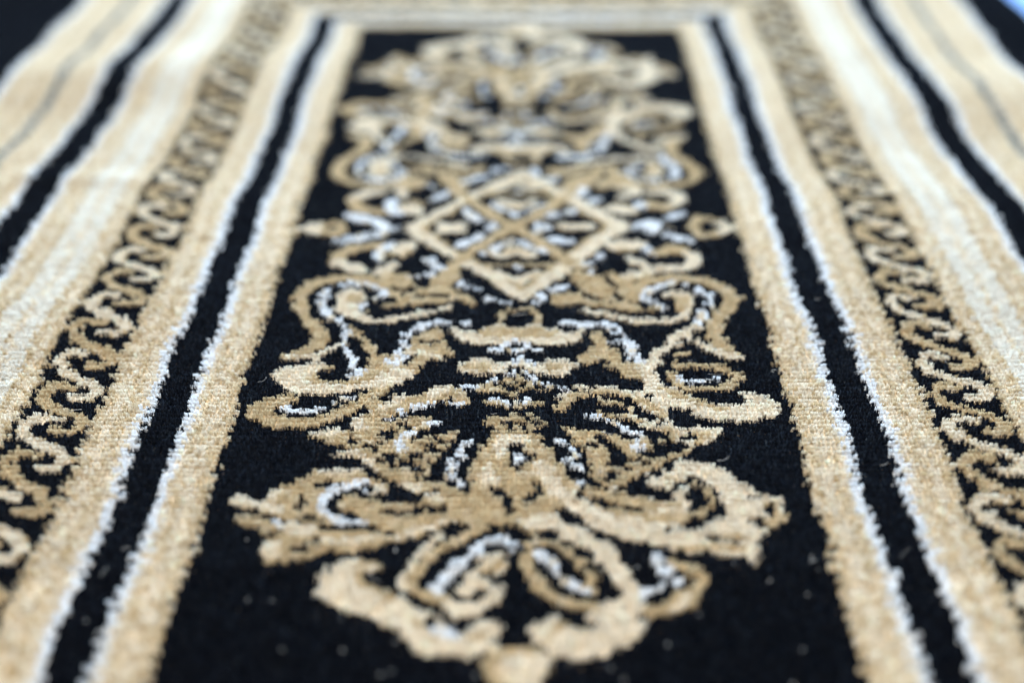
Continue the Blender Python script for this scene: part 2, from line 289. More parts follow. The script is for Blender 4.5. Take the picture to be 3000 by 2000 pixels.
('F','C',0,(51.6,-224.6,53.4,-220.7,59.3,-216,66.9,-216,72.7,-218.4,76.1,-223.8,80.1,-230.8,83,-236.8,85.5,-238.3,93.4,-239.8,92.2,-246.4,93.5,-251.4,88.6,-257,82.9,-261.2,81.6,-266,79.8,-278.7,78.3,-279.3,75.6,-274.1,68.2,-275.1,63.5,-271.4,56.7,-273.4,50.5,-268.7,46,-269.4,39.6,-264.7,34.1,-263.3,27.9,-260.5,22.1,-251.4,15.3,-243.4,15.3,-239,25.4,-236,44.9,-233.8,48.2,-229.2,44.9,-224.6,48.4,-225.4)),
('F','T',0,(24.7,-233,33.9,-237.5,40.7,-240.5,50.9,-242.7,58.8,-244.9,59.3,-253.5,57.1,-257.7,47.5,-255.6,42,-254.2,32.6,-251.4,27.1,-245.6,22.3,-238.3)),
('F','C',2.6,(46.3,-250,51.7,-249.2,57.8,-248.5)),
('F','T',0,(50.5,-268.7,56.8,-272.1,63.5,-270.8,68.3,-274.1,75.7,-273.4,74.6,-269.4,65.3,-267.4,56,-268.1)),
('F','T',0,(85.1,-242,90.5,-242,92.7,-251.4,88.6,-257,83,-260.5,80.1,-259.8,84.8,-251.4)),
('F','T',0,(68.7,-262.6,76.8,-262.6,77.8,-267.4,72.8,-265.3)),
('F','T',0,(53,-227.7,60.1,-226.9,56.8,-230,52,-231.5)),
('F','K',0,(32.8,-236,39.5,-232.3,43.7,-225.4,46.7,-228.5,44.9,-233,49.9,-234.5,53.6,-236,54.7,-231.5,60.8,-227.7,63,-225.4,65.6,-231.5,70.4,-234.5,69.6,-243.4,72.1,-249.2,69.5,-253.5,64.5,-254.2,63.3,-259.8,56.9,-260.5,51,-260.5,46.6,-258.4,58.3,-257,59.5,-251.4,58.8,-245.6,59.5,-235.3,56.5,-234.5,53.4,-239.8,55.9,-242.7,49.4,-242,40.7,-239.8,35,-237.5)),
('F','K',3.2,(48.5,-223.8,50,-226.2)),
('F','K',3.2,(51.9,-219.1,54.6,-221.1)),
('F','T',2.6,(61.4,-231.1,65,-234.5,67.3,-239.8,65.6,-245.6,60.9,-252.1)),
('F','K',3.4,(22.6,-239,26.4,-243.1,30.2,-243.4)),
('F','K',3.3,(32.6,-245.6,37.4,-247.1,41.9,-247.8)),
('F','K',3.8,(81.1,-254.2,82.6,-257)),
('F','K',3.2,(86.1,-246.4,85.3,-250)),
('F','K',3.2,(67,-264.7,70.6,-266,74.3,-268.7)),
('F','K',3.2,(82.3,-239.8,84.1,-240.1)),
('F','C',0,(-59.9,-287.1,-58,-280.7,-54.2,-275.5,-47.8,-274.8,-43.9,-277.4,-41.3,-278.8,-45,-282,-46.5,-285.2,-43.5,-291.5,-36.9,-294.6,-30.4,-297.1,-28.1,-301.4,-21.7,-304.4,-18.7,-310.3,-14.7,-316.1,-12.5,-310.9,-8.5,-307.1,-5,-307.4,-2.9,-310.9,-2.1,-318.4,-4.1,-322.4,-7.1,-324.6,-10.7,-326.8,-16.1,-325.2,-22,-325.7,-28.3,-320.7,-33.4,-315.5,-35.8,-310.3,-39.3,-309.1,-43,-305.6,-50.1,-303.8,-55.9,-297.7,-60.5,-294.6,-58.3,-291.5)),
('F','W',0,(-25.7,-306.2,-21.6,-305.6,-18.7,-310.3,-14.7,-315.5,-16.7,-317.8,-21.9,-315,-24.8,-311.5)),
('F','T',2.6,(-29.4,-308,-26.9,-309.7)),
('F','T',2.6,(-25.2,-315.5,-21.8,-317.3)),
('F','T',2.6,(-12.6,-317.3,-7.3,-315)),
('F','T',2.6,(-48.2,-278.1,-47.5,-285.9,-44.5,-291.5,-36.8,-295.6)),
('F','T',2.6,(-47.2,-276.8,-42.7,-278.8)),
('F','K',0,(-33.9,-287.1,-29.2,-274.2,-20.7,-264.7,-8.7,-257.8,0,-263.4,1.7,-272.8,0.7,-288.4,-3.4,-300.2,-11.9,-308,-19.2,-306.2,-29.6,-298.3)),
('F','C',3.1,(-22.3,-262,-27.8,-268.1,-30.9,-276.8,-34.1,-283.9,-34.3,-290.9)),
('F','T',4.2,(-8,-257.1,-15.2,-263.4,-24,-270.1,-27.6,-278.1,-31.1,-285.9,-30.7,-291.5,-26.3,-295.9,-20.6,-297.1)),
('F','C',0,(-9.3,-272.8,0.2,-271.5,0.3,-283.3,-1.4,-290.9,-5.1,-299.6,-11.9,-306.2,-18.8,-306.2,-20.4,-301.4,-17.6,-292.2,-13.1,-288.4,-13.7,-283.3)),
('F','T',0,(-9.1,-278.1,-4.8,-275.5,-2.6,-280.7,-5.3,-287.1,-9.7,-285.9)),
('F','K',3.2,(-7.2,-283.3,-3.6,-285.9,-2.5,-289)),
('F','K',3.2,(-17.1,-296.5,-12.2,-296.5,-9.2,-292.2)),
('F','K',3.2,(-21.2,-283.3,-16.2,-283.3)),
('F','W',4.3,(-2.2,-264.7,-8,-266.1,-12.6,-272.8,-16.7,-279.4,-20.7,-285.9,-23.3,-292.2)),
('F','W',2.9,(-2.2,-264.7,1.6,-268.1,0.2,-272.8)),
('F','K',3.4,(-5.7,-268.8,-2.8,-268.5)),
('F','K',5,(1.7,-272.8,1.4,-278.1,0.4,-287.1)),
('F','C',0,(2.5,-252.2,13.1,-249.3,16.1,-252.9,22.1,-257.8,29.3,-265.4,34.7,-270.8,36.9,-278.1,40.7,-287.1,41.6,-295.3,41.6,-306.2,40.4,-313.8,34,-320.1,23.6,-326.8,13.7,-325.7,9.7,-321.8,6.7,-316.1,4,-312.6,7.8,-309.1,12,-305,15.3,-308.5,19.4,-312.6,24.2,-312.1,26.4,-308,22.3,-306.2,28,-300.2,32.7,-297.1,31.7,-288.4,29.1,-283.3,24.4,-274.2,19.7,-268.8,14.6,-261.3,7.8,-257.1,2.6,-259.2)),
('F','T',2.6,(14.7,-308,15.3,-312.6,12.5,-315)),
('F','K',0,(3.5,-266.1,14.6,-259.2,25.5,-272.8,31.8,-287.1,32.4,-295.9,26.6,-302,14.1,-299.6,5.1,-288.4,2.5,-276.1)),
('F','T',3.7,(4.6,-268.1,12.3,-265.4,18.2,-270.8,23.2,-278.1,26.9,-285.2,27.3,-292.2)),
('F','T',4.5,(5.8,-272.8,6.1,-283.3,9.7,-290.9,14.2,-296.5,21.1,-300.2,26.6,-301.4)),
('F','T',3,(1.5,-257.1,5.2,-259.9,10.1,-259.2)),
('F','W',3.9,(8.7,-272.2,13.1,-275.5,15.1,-281.4,18.3,-285.9,23.1,-291.5,25.9,-292.8)),
('F','K',3.4,(13.1,-260.6,17.9,-266.8,20,-269.1)),
('F','K',5.1,(23.3,-271.5,24.7,-273.5)),
('F','K',3.7,(26.4,-279.4,28.9,-279.4)),
('F','K',4.8,(30.8,-285.2,30.9,-291.5,32.8,-295.9)),
('F','K',4.5,(1.1,-258.5,3,-261.3)),
('F','C',2.6,(16,-262,21.9,-266.1)),
('F','T',0,(50.8,-275.5,57.8,-278.8,62.4,-283.3,61.9,-292.2,59.4,-300.2,52,-305,42.3,-306.8,40.9,-301.4,47.7,-297.7,53.8,-292.8,58.5,-287.1,57.1,-283.3,51.2,-280.7)),
('F','K',3.2,(57.1,-283.3,53.9,-290.9,45.6,-299)),
('F','W',3.7,(48.7,-274.8,47.3,-279.4,50.9,-283.9,54.3,-285.9,50.5,-289.7,46,-292.8,41.3,-295)),
('F','C',2.6,(50.8,-303.2,57.8,-294.6)),
('F','K',3.2,(-4.4,-317.8,4.7,-317.3)),
('F','T',0,(13.3,-331.3,12.1,-336.1,9.2,-339.9,5,-341.9,0.4,-341.9,-3.8,-339.9,-6.7,-336.1,-7.9,-331.3,-6.9,-326.4,-4,-322.4,0.2,-320.2,5.1,-320.2,9.3,-322.4,12.3,-326.4)),
('F','C',0,(12.8,-332.3,11.9,-336.1,9.9,-339.2,6.9,-340.8,3.7,-340.8,0.7,-339.2,-1.3,-336.1,-2.1,-332.3,-1.4,-328.4,0.7,-325.2,3.6,-323.4,7,-323.4,10,-325.2,12,-328.4)),
('D','K',0,(3,77.6,49.1,-0.6,3.1,-78.7,-50.3,-0.6)),
('D','C',7.7,(3,74.3,-19.6,39.5,-48.2,-0.6,-25.9,-33.4,-12.3,-52.4,3.1,-76.4,24.3,-41.8,49.1,-0.6,26.2,41.1,3,74.3)),
('D','T',2.7,(3,66.2,-14.1,39.5,-42.4,-0.6,-23.9,-32.1,-9.9,-49.9,3.1,-69.3,22.8,-35.4,42.6,-0.6,24.4,35,3,66.2)),
('D','T',6.2,(-37.4,66.2,-21.8,38,-5.5,2.9,-0.1,-2.6,8.2,-12.2,22.8,-38.6,30.5,-48.7,39.5,-71.7)),
('D','T',6.3,(-38.1,-72.9,-23.8,-36,-5.4,-6.8,-0.1,-2.6,6.8,8.6,24.5,36.5,38.8,66.2)),
('D','C',8.1,(-11.7,29,-0.2,10,11.2,29)),
('D','W',3.3,(-10.5,21.6,-0.2,4.4,9.5,21.6)),
('D','C',8.5,(-7,44.1,7.4,44.1)),
('D','K',3.5,(-0.3,35,1.9,35)),
('D','W',3.6,(-13.3,-30.8,-0.1,-14.3,13.3,-29.5)),
('D','C',0,(-11.2,-33.4,-0.1,-20.3,11.2,-32.1,9.6,-36.7,-9.6,-36.7)),
('D','K',3.3,(-2.5,-35.4,2,-34.7)),
('D','T',2.6,(-5.6,-29.5,0.5,-25.6,5.6,-29.5)),
('D','T',2.7,(-15.5,-43.6,15.1,-44.3)),
('D','W',3.2,(0.6,-47.4,2.1,-47.4)),
('D','C',5.2,(-8.4,-52.4,1.1,-60.9,9,-52.4)),
('D','W',5.9,(-25.5,15.8,-15.5,2.9)),
('D','C',7,(-33.3,-2.6,-24.9,-2.6)),
('D','W',5.9,(-24.3,-21.6,-16.8,-9.5)),
('D','W',4.5,(-10.7,-1.3,-10.1,-2.6)),
('D','K',3.2,(-21.7,-2.6,-18.6,-2.6)),
('D','W',6.5,(10.9,-4,19.1,12.9)),
('D','C',6.3,(22.5,-1.3,33.1,-1.3)),
('D','W',6.2,(17.1,-15,24.8,-19)),
('D','W',6.7,(-38.3,36.5,-33.7,45.7)),
('D','W',5.5,(-41.6,26,-40.5,26)),
('D','W',5.6,(-20.2,59.8,-10.2,71.1)),
('D','W',5,(-39.5,-37.3,-33,-46.2)),
('D','W',3.7,(-37.7,-52.4,-36.2,-52.4)),
('D','W',7.2,(12.7,74.3,11.5,72.7)),
('D','W',7,(21.7,63,23.3,59.8)),
('D','W',7.7,(36,36.5,38.6,33.5)),
('D','W',6.2,(37.6,-34.7,38,-36.7)),
('D','W',4.3,(30.7,-43.6,32.6,-44.9)),
('D','W',4.8,(33.4,-52.4,34.9,-51.1)),
('D','C',3.5,(-101.4,-1.3,-96.8,-0.6)),
('D','C',0,(-97.2,-1.3,-93.9,7.2,-88.7,2.9,-88.3,-5.4,-92.1,-9.5)),
('D','T',10,(-85.4,1.5,-83.8,-4)),
('D','T',3.4,(-84,-1.3,-78.3,-0.6)),
('D','K',3.2,(-86.7,-0.6,-85.6,-1.3)),
('D','C',7.9,(-80.2,14.3,-72.1,7.2)),
('D','W',7,(-66.8,7.2,-58.8,0.1,-64.5,-8.2,-78.9,-16.3)),
('D','K',3.2,(-77.8,0.1,-73,-0.6)),
('D','C',10.4,(-82.6,33.5,-74.5,35,-66,24.5,-58.6,12.9)),
('D','C',11,(-53.7,20.1,-46.8,21.6)),
('D','T',2.6,(-55.8,27.5,-49.5,30.5)),
('D','C',8.6,(-47.5,-20.3,-51.8,-25.6)),
('D','T',2.8,(-45.5,-28.2,-50.8,-33.4,-55.6,-30.8)),
('D','W',6.1,(-55.9,-19,-61.2,-24.3,-61.4,-34.7)),
('D','T',6.9,(-64.6,-20.3,-72.1,-23,-78,-30.8,-79.7,-39.8)),
('D','C',8.2,(-77.9,-42.4,-69.3,-48.7)),
('D','C',5.6,(-60.1,-52.4,-54.3,-42.4)),
('D','T',0,(-55.7,-51.1,-46.8,-57.3,-42.8,-68.1,-49.7,-66.9,-54,-60.9)),
('D','W',2.8,(-46.5,-54.8,-42.4,-56.1)),
('D','C',9.3,(77.1,39.5,81.5,33.5,79,23.1,69.9,17.2,62,20.1)),
('D','C',0,(43.6,20.1,50.2,32,56.2,21.6,52.4,11.5,46,12.9)),
('D','W',9.6,(58.5,-1.3,62,-4)),
('D','W',5.6,(63.9,7.2,77.6,12.9)),
('D','C',4.9,(68.8,1.5,76.8,2.9)),
('D','W',5.6,(69.9,-10.9,78.2,-17.6)),
('D','T',5.1,(81.2,-1.3,87.8,7.2,92.9,4.4)),
('D','C',5.2,(92.9,4.4,98.1,-1.3,92,-9.5)),
('D','C',2.6,(98.1,-1.3,100.7,-1.5)),
('D','K',3.5,(88,-1.9,89.6,-1.9)),
('D','T',4.9,(92,-9.5,86,-12.2,81.2,-1.3)),
('D','C',10.6,(46.9,-23,53.7,-21.6)),
('D','T',2.8,(47.1,-29.5,54.3,-28.2)),
('D','W',7.2,(60.4,-28.2,62.3,-30.8)),
('D','T',6.9,(65.3,-32.1,70.9,-25.6,77.5,-32.1)),
('D','C',6.9,(78.4,-33.4,79.6,-42.4,73.9,-49.9,65.1,-48.7)),
('D','C',5.3,(51.6,-39.8,57.3,-44.9,59.7,-53.6,49.7,-56.1)),
)
# ---------------------------------------------------------------- weave chart (millimetres on the rug)
# K black, T tan, C cream, W white ; chart is drawn for one half of the rug and mirrored end to end
V0 = 735.5          # distance of the rug's centre from the foot of the camera
HALF_W, HALF_WL, HALF_L = 332.0, 378.0, 570.5
PU, PV = 1.62, 1.62   # spacing of the tufts across and along the rug
CODE = {'K': 0, 'T': 1, 'C': 2, 'W': 3}


def drift(v):
    return np.interp(v, [390, 460, 544, 650, 811, 918, 993, 1089, 1200], [-1.4, -1.0, .6, 1.2, 2.2, 3.0, 4.2, 5.2, 6.0])


def in_poly(x, y, p):
    inside = np.zeros(x.shape, bool)
    n = len(p)
    j = n - 1
    for i in range(n):
        xi, yi, xj, yj = p[i][0], p[i][1], p[j][0], p[j][1]
        if yi != yj:
            c = ((yi > y) != (yj > y)) & (x < (xj - xi) * (y - yi) / (yj - yi) + xi)
            inside ^= c
        j = i
    return inside


def seg_dist(x, y, p):
    d = np.full(x.shape, 1e9)
    for i in range(len(p) - 1):
        ax, ay = p[i]
        bx, by = p[i + 1]
        L = (bx - ax) ** 2 + (by - ay) ** 2 + 1e-9
        t = np.clip(((x - ax) * (bx - ax) + (y - ay) * (by - ay)) / L, 0, 1)
        d = np.minimum(d, np.hypot(x - ax - t * (bx - ax), y - ay - t * (by - ay)))
    return d


def smooth(p):
    """rounds the corners of a polyline once"""
    if len(p) < 3:
        return p
    q = [p[0]]
    for i in range(len(p) - 1):
        a, b = np.array(p[i]), np.array(p[i + 1])
        q += [tuple(a * .75 + b * .25), tuple(a * .25 + b * .75)]
    q.append(p[-1])
    return q


# side bands: (inner edge, outer edge, yarn codes and part name)
BANDS = [(103.0, 117.4, 'beige_band'), (117.4, 120.8, 'white_line'), (120.8, 134.0, 'black_stripe'), (134.0, 137.4, 'white_line'),
         (137.4, 153.5, 'beige_band'), (153.5, 181.5, 'vine_border'), (181.5, 221.5, 'cream_band'), (221.5, 224.5, 'white_line'),
         (224.5, 241.0, 'black_stripe'), (241.0, 244.0, 'white_line'), (244.0, 263.0, 'beige_band'), (263.0, 268.0, 'grey_line'),
         (268.0, 294.0, 'beige_band'), (294.0, 297.5, 'white_line'), (297.5, 382.0, 'edge_band')]
BN = ['center_field'] + [b[2] for b in BANDS]
VINE = [(.50, -3), (.27, -.5), (.14, -7.5), (.22, -15), (.46, -21.5), (.74, -26.5), (.89, -33), (.80, -38.5), (.58, -37.5)]


def vine(s, p, pitch=26.5, phase=684.0):
    """s 0..1 across the border, p millimetres along it -> yarn code"""
    out = np.zeros(s.shape, int)
    x = s * 28.0
    for k in (0, 1):
        q = np.mod(p - (phase - k * pitch), 2 * pitch)
        for off in (0.0, 2 * pitch, 4 * pitch):
            d = seg_dist(x, q - off, [(a * 28, b) for a, b in VINE])
            m = d < 2.6
            out[m] = 1
            if k == 1:
                out[(d < 2.2)] = 2
            else:
                out[(d < 1.0)] = 1
    # little buds in the hooks
    return out


def chart(um, v, shp):
    """yarn code, mirrored chart region and part index of each tuft"""
    vr = v - V0
    # the stepped edge of a woven figure: whole rows shift a little, in short runs
    R, Cn = shp
    run = rng.normal(0, .8, (R // 2 + 1, Cn // 9 + 2))
    jit = run[np.arange(R)[:, None] // 2, np.arange(Cn)[None, :] // 9] + rng.normal(0, .16, um.shape)
    jit2 = rng.normal(0, .22, um.shape)
    tooth = (np.where((np.arange(R) // 2) % 2, .75, -.75) * np.clip(rng.normal(1, .5, R), 0, 2))[:, None] * np.ones(um.shape)
    code = np.zeros(um.shape, int)
    motif = np.zeros(um.shape, int)
    vl = np.where(vr < 0, np.abs(vr) - 251.5, vr - 238.5)
    d = np.maximum(np.abs(um), vl) + .7 * jit + tooth * np.sign(um)
    part = np.zeros(um.shape, int)
    cross = vl > np.abs(um)
    for i, (a, b, n) in enumerate(BANDS):
        m = (d >= a) & (d < b) if i else (d >= a - .2) & (d < b)
        part[m] = i + 1
        if n == 'white_line':
            code[m] = 3
        elif n == 'beige_band':
            f = (d[m] - a) / (b - a)
            if b - a < 15:
                c = np.where((f < .30), 1, np.where(f < .66, 2, np.where(f < .82, 1, 2)))
            elif b - a < 17:
                c = np.where(f < .24, 2, np.where(f < .44, 1, np.where(f < .74, 2, 1)))
            else:
                c = np.where((np.abs(f - .30) < .10) | (np.abs(f - .72) < .10), 1, 2)
            c = np.where(rng.random(c.shape) < .14, 3 - c, c)
            c = np.where((c == 1) & (rng.random(c.shape) < .6), 6, c)
            code[m] = c
        elif n == 'cream_band':
            f = d[m]
            c = np.where(f < 184.5, 1, np.where(f < 188, 2, np.where(f < 191, 1, np.where(f < 198.5, 4, np.where(f < 201, 2, np.where(f < 208.5, 4, np.where(f < 211.5, 1, np.where(f < 215.5, 2, np.where(f < 218.5, 1, 2)))))))))
            c = np.where((rng.random(c.shape) < .12) & (c < 4), 3 - c, c)
            c = np.where((c == 1) & (rng.random(c.shape) < .45), 6, c)
            code[m] = c
        elif n == 'grey_line':
            code[m] = 5
        elif n == 'vine_border':
            uu, vv = um[m], v[m]
            s = np.where(uu > 0, (uu - 154.0) / 28, (uu + 181.5) / 28)
            pc = vv
            cr = cross[m]
            s = np.where(cr, (vl[m] - 153.5) / 28, s)
            pc = np.where(cr, uu + 1000, pc)
            code[m] = vine(s + jit[m] / 28, pc + jit2[m])
            motif[m] = np.where(code[m] > 0, 9, 0)
    # centre field
    fld = part == 0
    x = um + jit
    y = -np.abs(vr) + jit2
    idx = np.nonzero(fld.ravel())[0]
    X, Y = x.ravel()[idx], y.ravel()[idx]
    C = np.zeros(X.shape, int)
    M = np.zeros(X.shape, int)
    for mot, c, w, pts in MOTIFS:
        p = list(zip(pts[0::2], pts[1::2]))
        a = np.array(p)
        r = w / 2
        if not w:
            p = smooth(p + [p[0]])
            a = np.array(p)
        else:
            p = smooth(p) if mot != 'D' else p
        lo, hi = a.min(0) - r - 1, a.max(0) + r + 1
        sel = np.nonzero((X > lo[0]) & (X < hi[0]) & (Y > lo[1]) & (Y < hi[1]))[0]
        if not len(sel):
            continue
        xs, ys = X[sel], Y[sel]
        m = in_poly(xs, ys, p) if not w else seg_dist(xs, ys, p) < r
        k = sel[m]
        C[k] = CODE[c]
        M[k] = {'F': 1, 'S': 2, 'D': 3}[mot]
    # white accents are broken here and there by a black or cream knot
    kb = rng.random((R // 2 + 1, Cn // 2 + 1))[np.arange(R)[:, None] // 2, np.arange(Cn)[None, :] // 2].ravel()[idx]
    C = np.where((C == 3) & (kb < .10), 0, np.where((C == 3) & (kb > .92), 2, C))
    cf = code.ravel()
    cf[idx] = C
    mf = motif.ravel()
    mf[idx] = np.where(C > 0, M, 0)
    return cf.reshape(um.shape), mf.reshape(um.shape), part


# ---------------------------------------------------------------- the lie of the rug (millimetres)
def sstep(a, b, x):
    t = np.clip((x - a) / (b - a), 0, 1)
    return t * t * (3 - 2 * t)


def height(x, y):
    L = sstep(70, 200, -x)
    R = sstep(90, 230, x)
    h = 5.5 * np.exp(-((y - 985 - .06 * x) / 52) ** 2) * L
    h += 2.2 * np.exp(-((y - 800 + .1 * (x + 200)) / 11) ** 2) * sstep(130, 190, -x) * (1 - sstep(235, 270, -x))
    h += 2.5 * np.exp(-((y - 640) / 60) ** 2) * L
    h += 2.6 * np.exp(-((y - 720 - .1 * x) / 48) ** 2) * R + 2.8 * np.exp(-((y - 940) / 60) ** 2) * R
    h += .9 * np.sin(y / 37.0 + x / 61.0) * np.sin(x / 83.0 + 1.0) + .7 * np.sin(y / 19.0 - x / 47.0 + 2.0) * sstep(40, 200, np.abs(x))
    h += 1.3 * np.sin(y / 88.0 + .7)
    return h


def wiggle(x, y):
    """sideways wander of the woven columns"""
    return .7 * np.sin(y / 31.0 + x / 90.0) * sstep(60, 130, np.abs(x)) + .5 * np.sin(y / 13.0 + x / 33.0)


# ---------------------------------------------------------------- materials
def new_mat(name):
    m = bpy.data.materials.new(name)
    m.use_nodes = True
    nt = m.node_tree
    for n in list(nt.nodes):
        nt.nodes.remove(n)
    return m, nt


def yarn_material(name, sheen, trans):
    m, nt = new_mat(name)
    N, Lk = nt.nodes, nt.links
    out = N.new('ShaderNodeOutputMaterial')
    att = N.new('ShaderNodeAttribute')
    att.attribute_name = "dye"
    pb = N.new('ShaderNodeBsdfPrincipled')
    pb.inputs['Roughness'].default_value = 0.42
    pb.inputs['Specular IOR Level'].default_value = 0.06
    pb.inputs['Sheen Weight'].default_value = sheen
    pb.inputs['Sheen Roughness'].default_value = 0.45
    pb.inputs['Sheen Tint'].default_value = (.62, .78, 1, 1)
    tr = N.new('ShaderNodeBsdfTranslucent')
    mx = N.new('ShaderNodeMixShader')
    mx.inputs[0].default_value = trans
    # the tips of the cut fibres face up: blend the facet normal with the rug's own
    geo = N.new('ShaderNodeNewGeometry')
    s1 = N.new('ShaderNodeVectorMath')
    s1.operation = 'SCALE'
    s1.inputs['Scale'].default_value = 0.20
    ad = N.new('ShaderNodeVectorMath')
    ad.operation = 'ADD'
    ad.inputs[1].default_value = (0, 0, 0.8)
    nm = N.new('ShaderNodeVectorMath')
    nm.operation = 'NORMALIZE'
    Lk.new(geo.outputs['Normal'], s1.inputs[0])
    Lk.new(s1.outputs[0], ad.inputs[0])
    Lk.new(ad.outputs[0], nm.inputs[0])
    Lk.new(nm.outputs[0], pb.inputs['Normal'])
    Lk.new(att.outputs['Color'], pb.inputs['Base Color'])
    Lk.new(att.outputs['Color'], tr.inputs['Color'])
    Lk.new(pb.outputs[0], mx.inputs[1])
    Lk.new(tr.outputs[0], mx.inputs[2])
    Lk.new(mx.outputs[0], out.inputs[0])
    return m


def plain_material(name, c1, c2, scale, rough, bump=0.0):
    m, nt = new_mat(name)
    N, Lk = nt.nodes, nt.links
    out = N.new('ShaderNodeOutputMaterial')
    pb = N.new('ShaderNodeBsdfPrincipled')
    tc = N.new('ShaderNodeTexCoord')
    nz = N.new('ShaderNodeTexNoise')
    nz.inputs['Scale'].default_value = scale
    nz.inputs['Detail'].default_value = 6
    rp = N.new('ShaderNodeMix')
    rp.data_type = 'RGBA'
    rp.inputs[6].default_value = (*c1, 1)
    rp.inputs[7].default_value = (*c2, 1)
    Lk.new(tc.outputs['Object'], nz.inputs['Vector'])
    Lk.new(nz.outputs[0], rp.inputs[0])
    Lk.new(rp.outputs[2], pb.inputs['Base Color'])
    pb.inputs['Roughness'].default_value = rough
    if bump:
        b = N.new('ShaderNodeBump')
        b.inputs['Strength'].default_value = bump
        b.inputs['Distance'].default_value = .001
        Lk.new(nz.outputs[0], b.inputs['Height'])
        Lk.new(b.outputs[0], pb.inputs['Normal'])
    Lk.new(pb.outputs[0], out.inputs[0])
    return m


M_YARN = yarn_material("wool_yarn", 0.0, 0.5)
M_BACK = plain_material("jute_backing", (.30, .22, .13), (.42, .33, .21), 900, .9, .5)
M_EDGE = yarn_material("edge_yarn", 0.25, 0.05)
M_FLOOR = plain_material("pale_blue_floor", (.09, .20, .46), (.11, .23, .50), 6, .9)
M_LINT = plain_material("white_lint", (.46, .47, .48), (.34, .33, .31), 300, .6)


def link(o, parent=None):
    scene.collection.objects.link(o)
    if parent is not None:
        o.parent = parent
    return o


def mesh_np(name, verts, quads, mat, colors=None, parent=None):
    me = bpy.data.meshes.new(name)
    nv, nf = len(verts), len(quads)
    k = quads.shape[1]
    me.vertices.add(nv)
    me.vertices.foreach_set("co", np.ascontiguousarray(verts, np.float32).ravel())
    me.loops.add(nf * k)
    me.loops.foreach_set("vertex_index", np.ascontiguousarray(quads, np.int32).ravel())
    me.polygons.add(nf)
    me.polygons.foreach_set("loop_start", np.arange(0, nf * k, k, dtype=np.int32))
    me.update(calc_edges=True)
    if colors is not None:
        ca = me.color_attributes.new("dye", 'FLOAT_COLOR', 'POINT')
        buf = np.ones((nv, 4), np.float32)
        buf[:, :3] = colors
        ca.data.foreach_set("color", buf.ravel())
    me.materials.append(mat)
    o = bpy.data.objects.new(name, me)
    return link(o, parent)


# ---------------------------------------------------------------- floor and backdrop surface
fl = mesh_np("floor", np.array([[-6, -3, -.016], [6, -3, -.016], [6, 9, -.016], [-6, 9, -.016]], float), np.array([[0, 1, 2, 3]]), M_FLOOR)
fl["kind"] = "structure"

# ---------------------------------------------------------------- the rug
rug = bpy.data.objects.new("rug", None)
rug["label"] = "black, beige and cream patterned pile rug with scrolling flower medallion and striped borders"
rug["category"] = "rug"
link(rug)


def world_xy(um, v):
    x = um + drift(v)
    x = x + wiggle(x, v)
    return x, v


# backing: a thick woven sheet under the pile
gx = np.linspace(-HALF_WL, HALF_W, 90)
gy = np.linspace(V0 - HALF_L, V0 + HALF_L, 160)
GX, GY = np.meshgrid(gx, gy)
bx, by = world_xy(GX, GY)
hz = height(bx, by)
n = GX.size
top = np.stack([bx.ravel(), by.ravel(), hz.ravel() - 6.5], 1)
bot = top - np.array([0, 0, 2.5])
ii = np.arange(n).reshape(GX.shape)
q = np.stack([ii[:-1, :-1], ii[:-1, 1:], ii[1:, 1:], ii[1:, :-1]], -1).reshape(-1, 4)
ring = np.concatenate([ii[0, :], ii[1:, -1], ii[-1, -2::-1], ii[-2:0:-1, 0]])
r2 = np.roll(ring, -1)
side = np.stack([ring, ring + n, r2 + n, r2], 1)
back = mesh_np("backing", np.concatenate([top, bot]) * MM, np.concatenate([q, q[:, ::-1] + n, side]), M_BACK, None, rug)

# overcast edge: a round bead of black yarn along both long sides
for sgn in (-1, 1):
    yy = np.arange(V0 - HALF_L, V0 + HALF_L, 1.6)
    ex, ey = world_xy(np.full(yy.shape, HALF_W + 1.0 if sgn > 0 else -HALF_WL - 1.0), yy)
    ez = height(ex, ey) - 5.0
    th = np.linspace(0, 2 * math.pi, 13)[:-1]
    rr = 3.1 + .5 * np.sin(np.arange(len(yy)) * 2.4)
    vx = ex[:, None] + rr[:, None] * np.cos(th)
    vz = ez[:, None] + rr[:, None] * np.sin(th)
    vy = ey[:, None] + 0 * th
    V = np.stack([vx, vy, vz], -1).reshape(-1, 3) * MM
    a = np.arange(len(yy) - 1)[:, None] * 12
    b = np.arange(12)[None, :]
    c = (b + 1) % 12
    Q = np.stack([a + b, a + c, a + 12 + c, a + 12 + b], -1).reshape(-1, 4)
    mesh_np("binding", V, Q, M_EDGE, np.tile([.008, .010, .014], (len(V), 1)), rug)

# tufts
us = np.arange(-HALF_WL, HALF_W, PU)
vs = np.arange(V0 - HALF_L, V0 + HALF_L, PV)
UM, VV = np.meshgrid(us, vs)
UM = UM + rng.normal(0, .12, UM.shape)
VV = VV + rng.normal(0, .11, VV.shape)
code, motif, part = chart(UM, VV, UM.shape)
TX, TY = world_xy(UM, VV)
TZ = height(TX, TY)
PALETTE = np.array([[.0010, .0026, .0066], [.66, .505, .295], [.92, .80, .625], [.93, .94, .96], [.90, .845, .74], [.25, .25, .235], [.80, .655, .445]])
col = PALETTE[code]
def clump(scale):
    """a random value shared by two neighbouring tufts of a row, staggered from row to row"""
    R, Cn = UM.shape
    g = rng.normal(0, scale, (R // 2 + 1, Cn // 2 + 3))
    stag = rng.integers(0, 2, R // 2 + 1)
    k = np.arange(R) // 2
    return g[k[:, None], (np.arange(Cn)[None, :] + stag[k][:, None]) // 2]


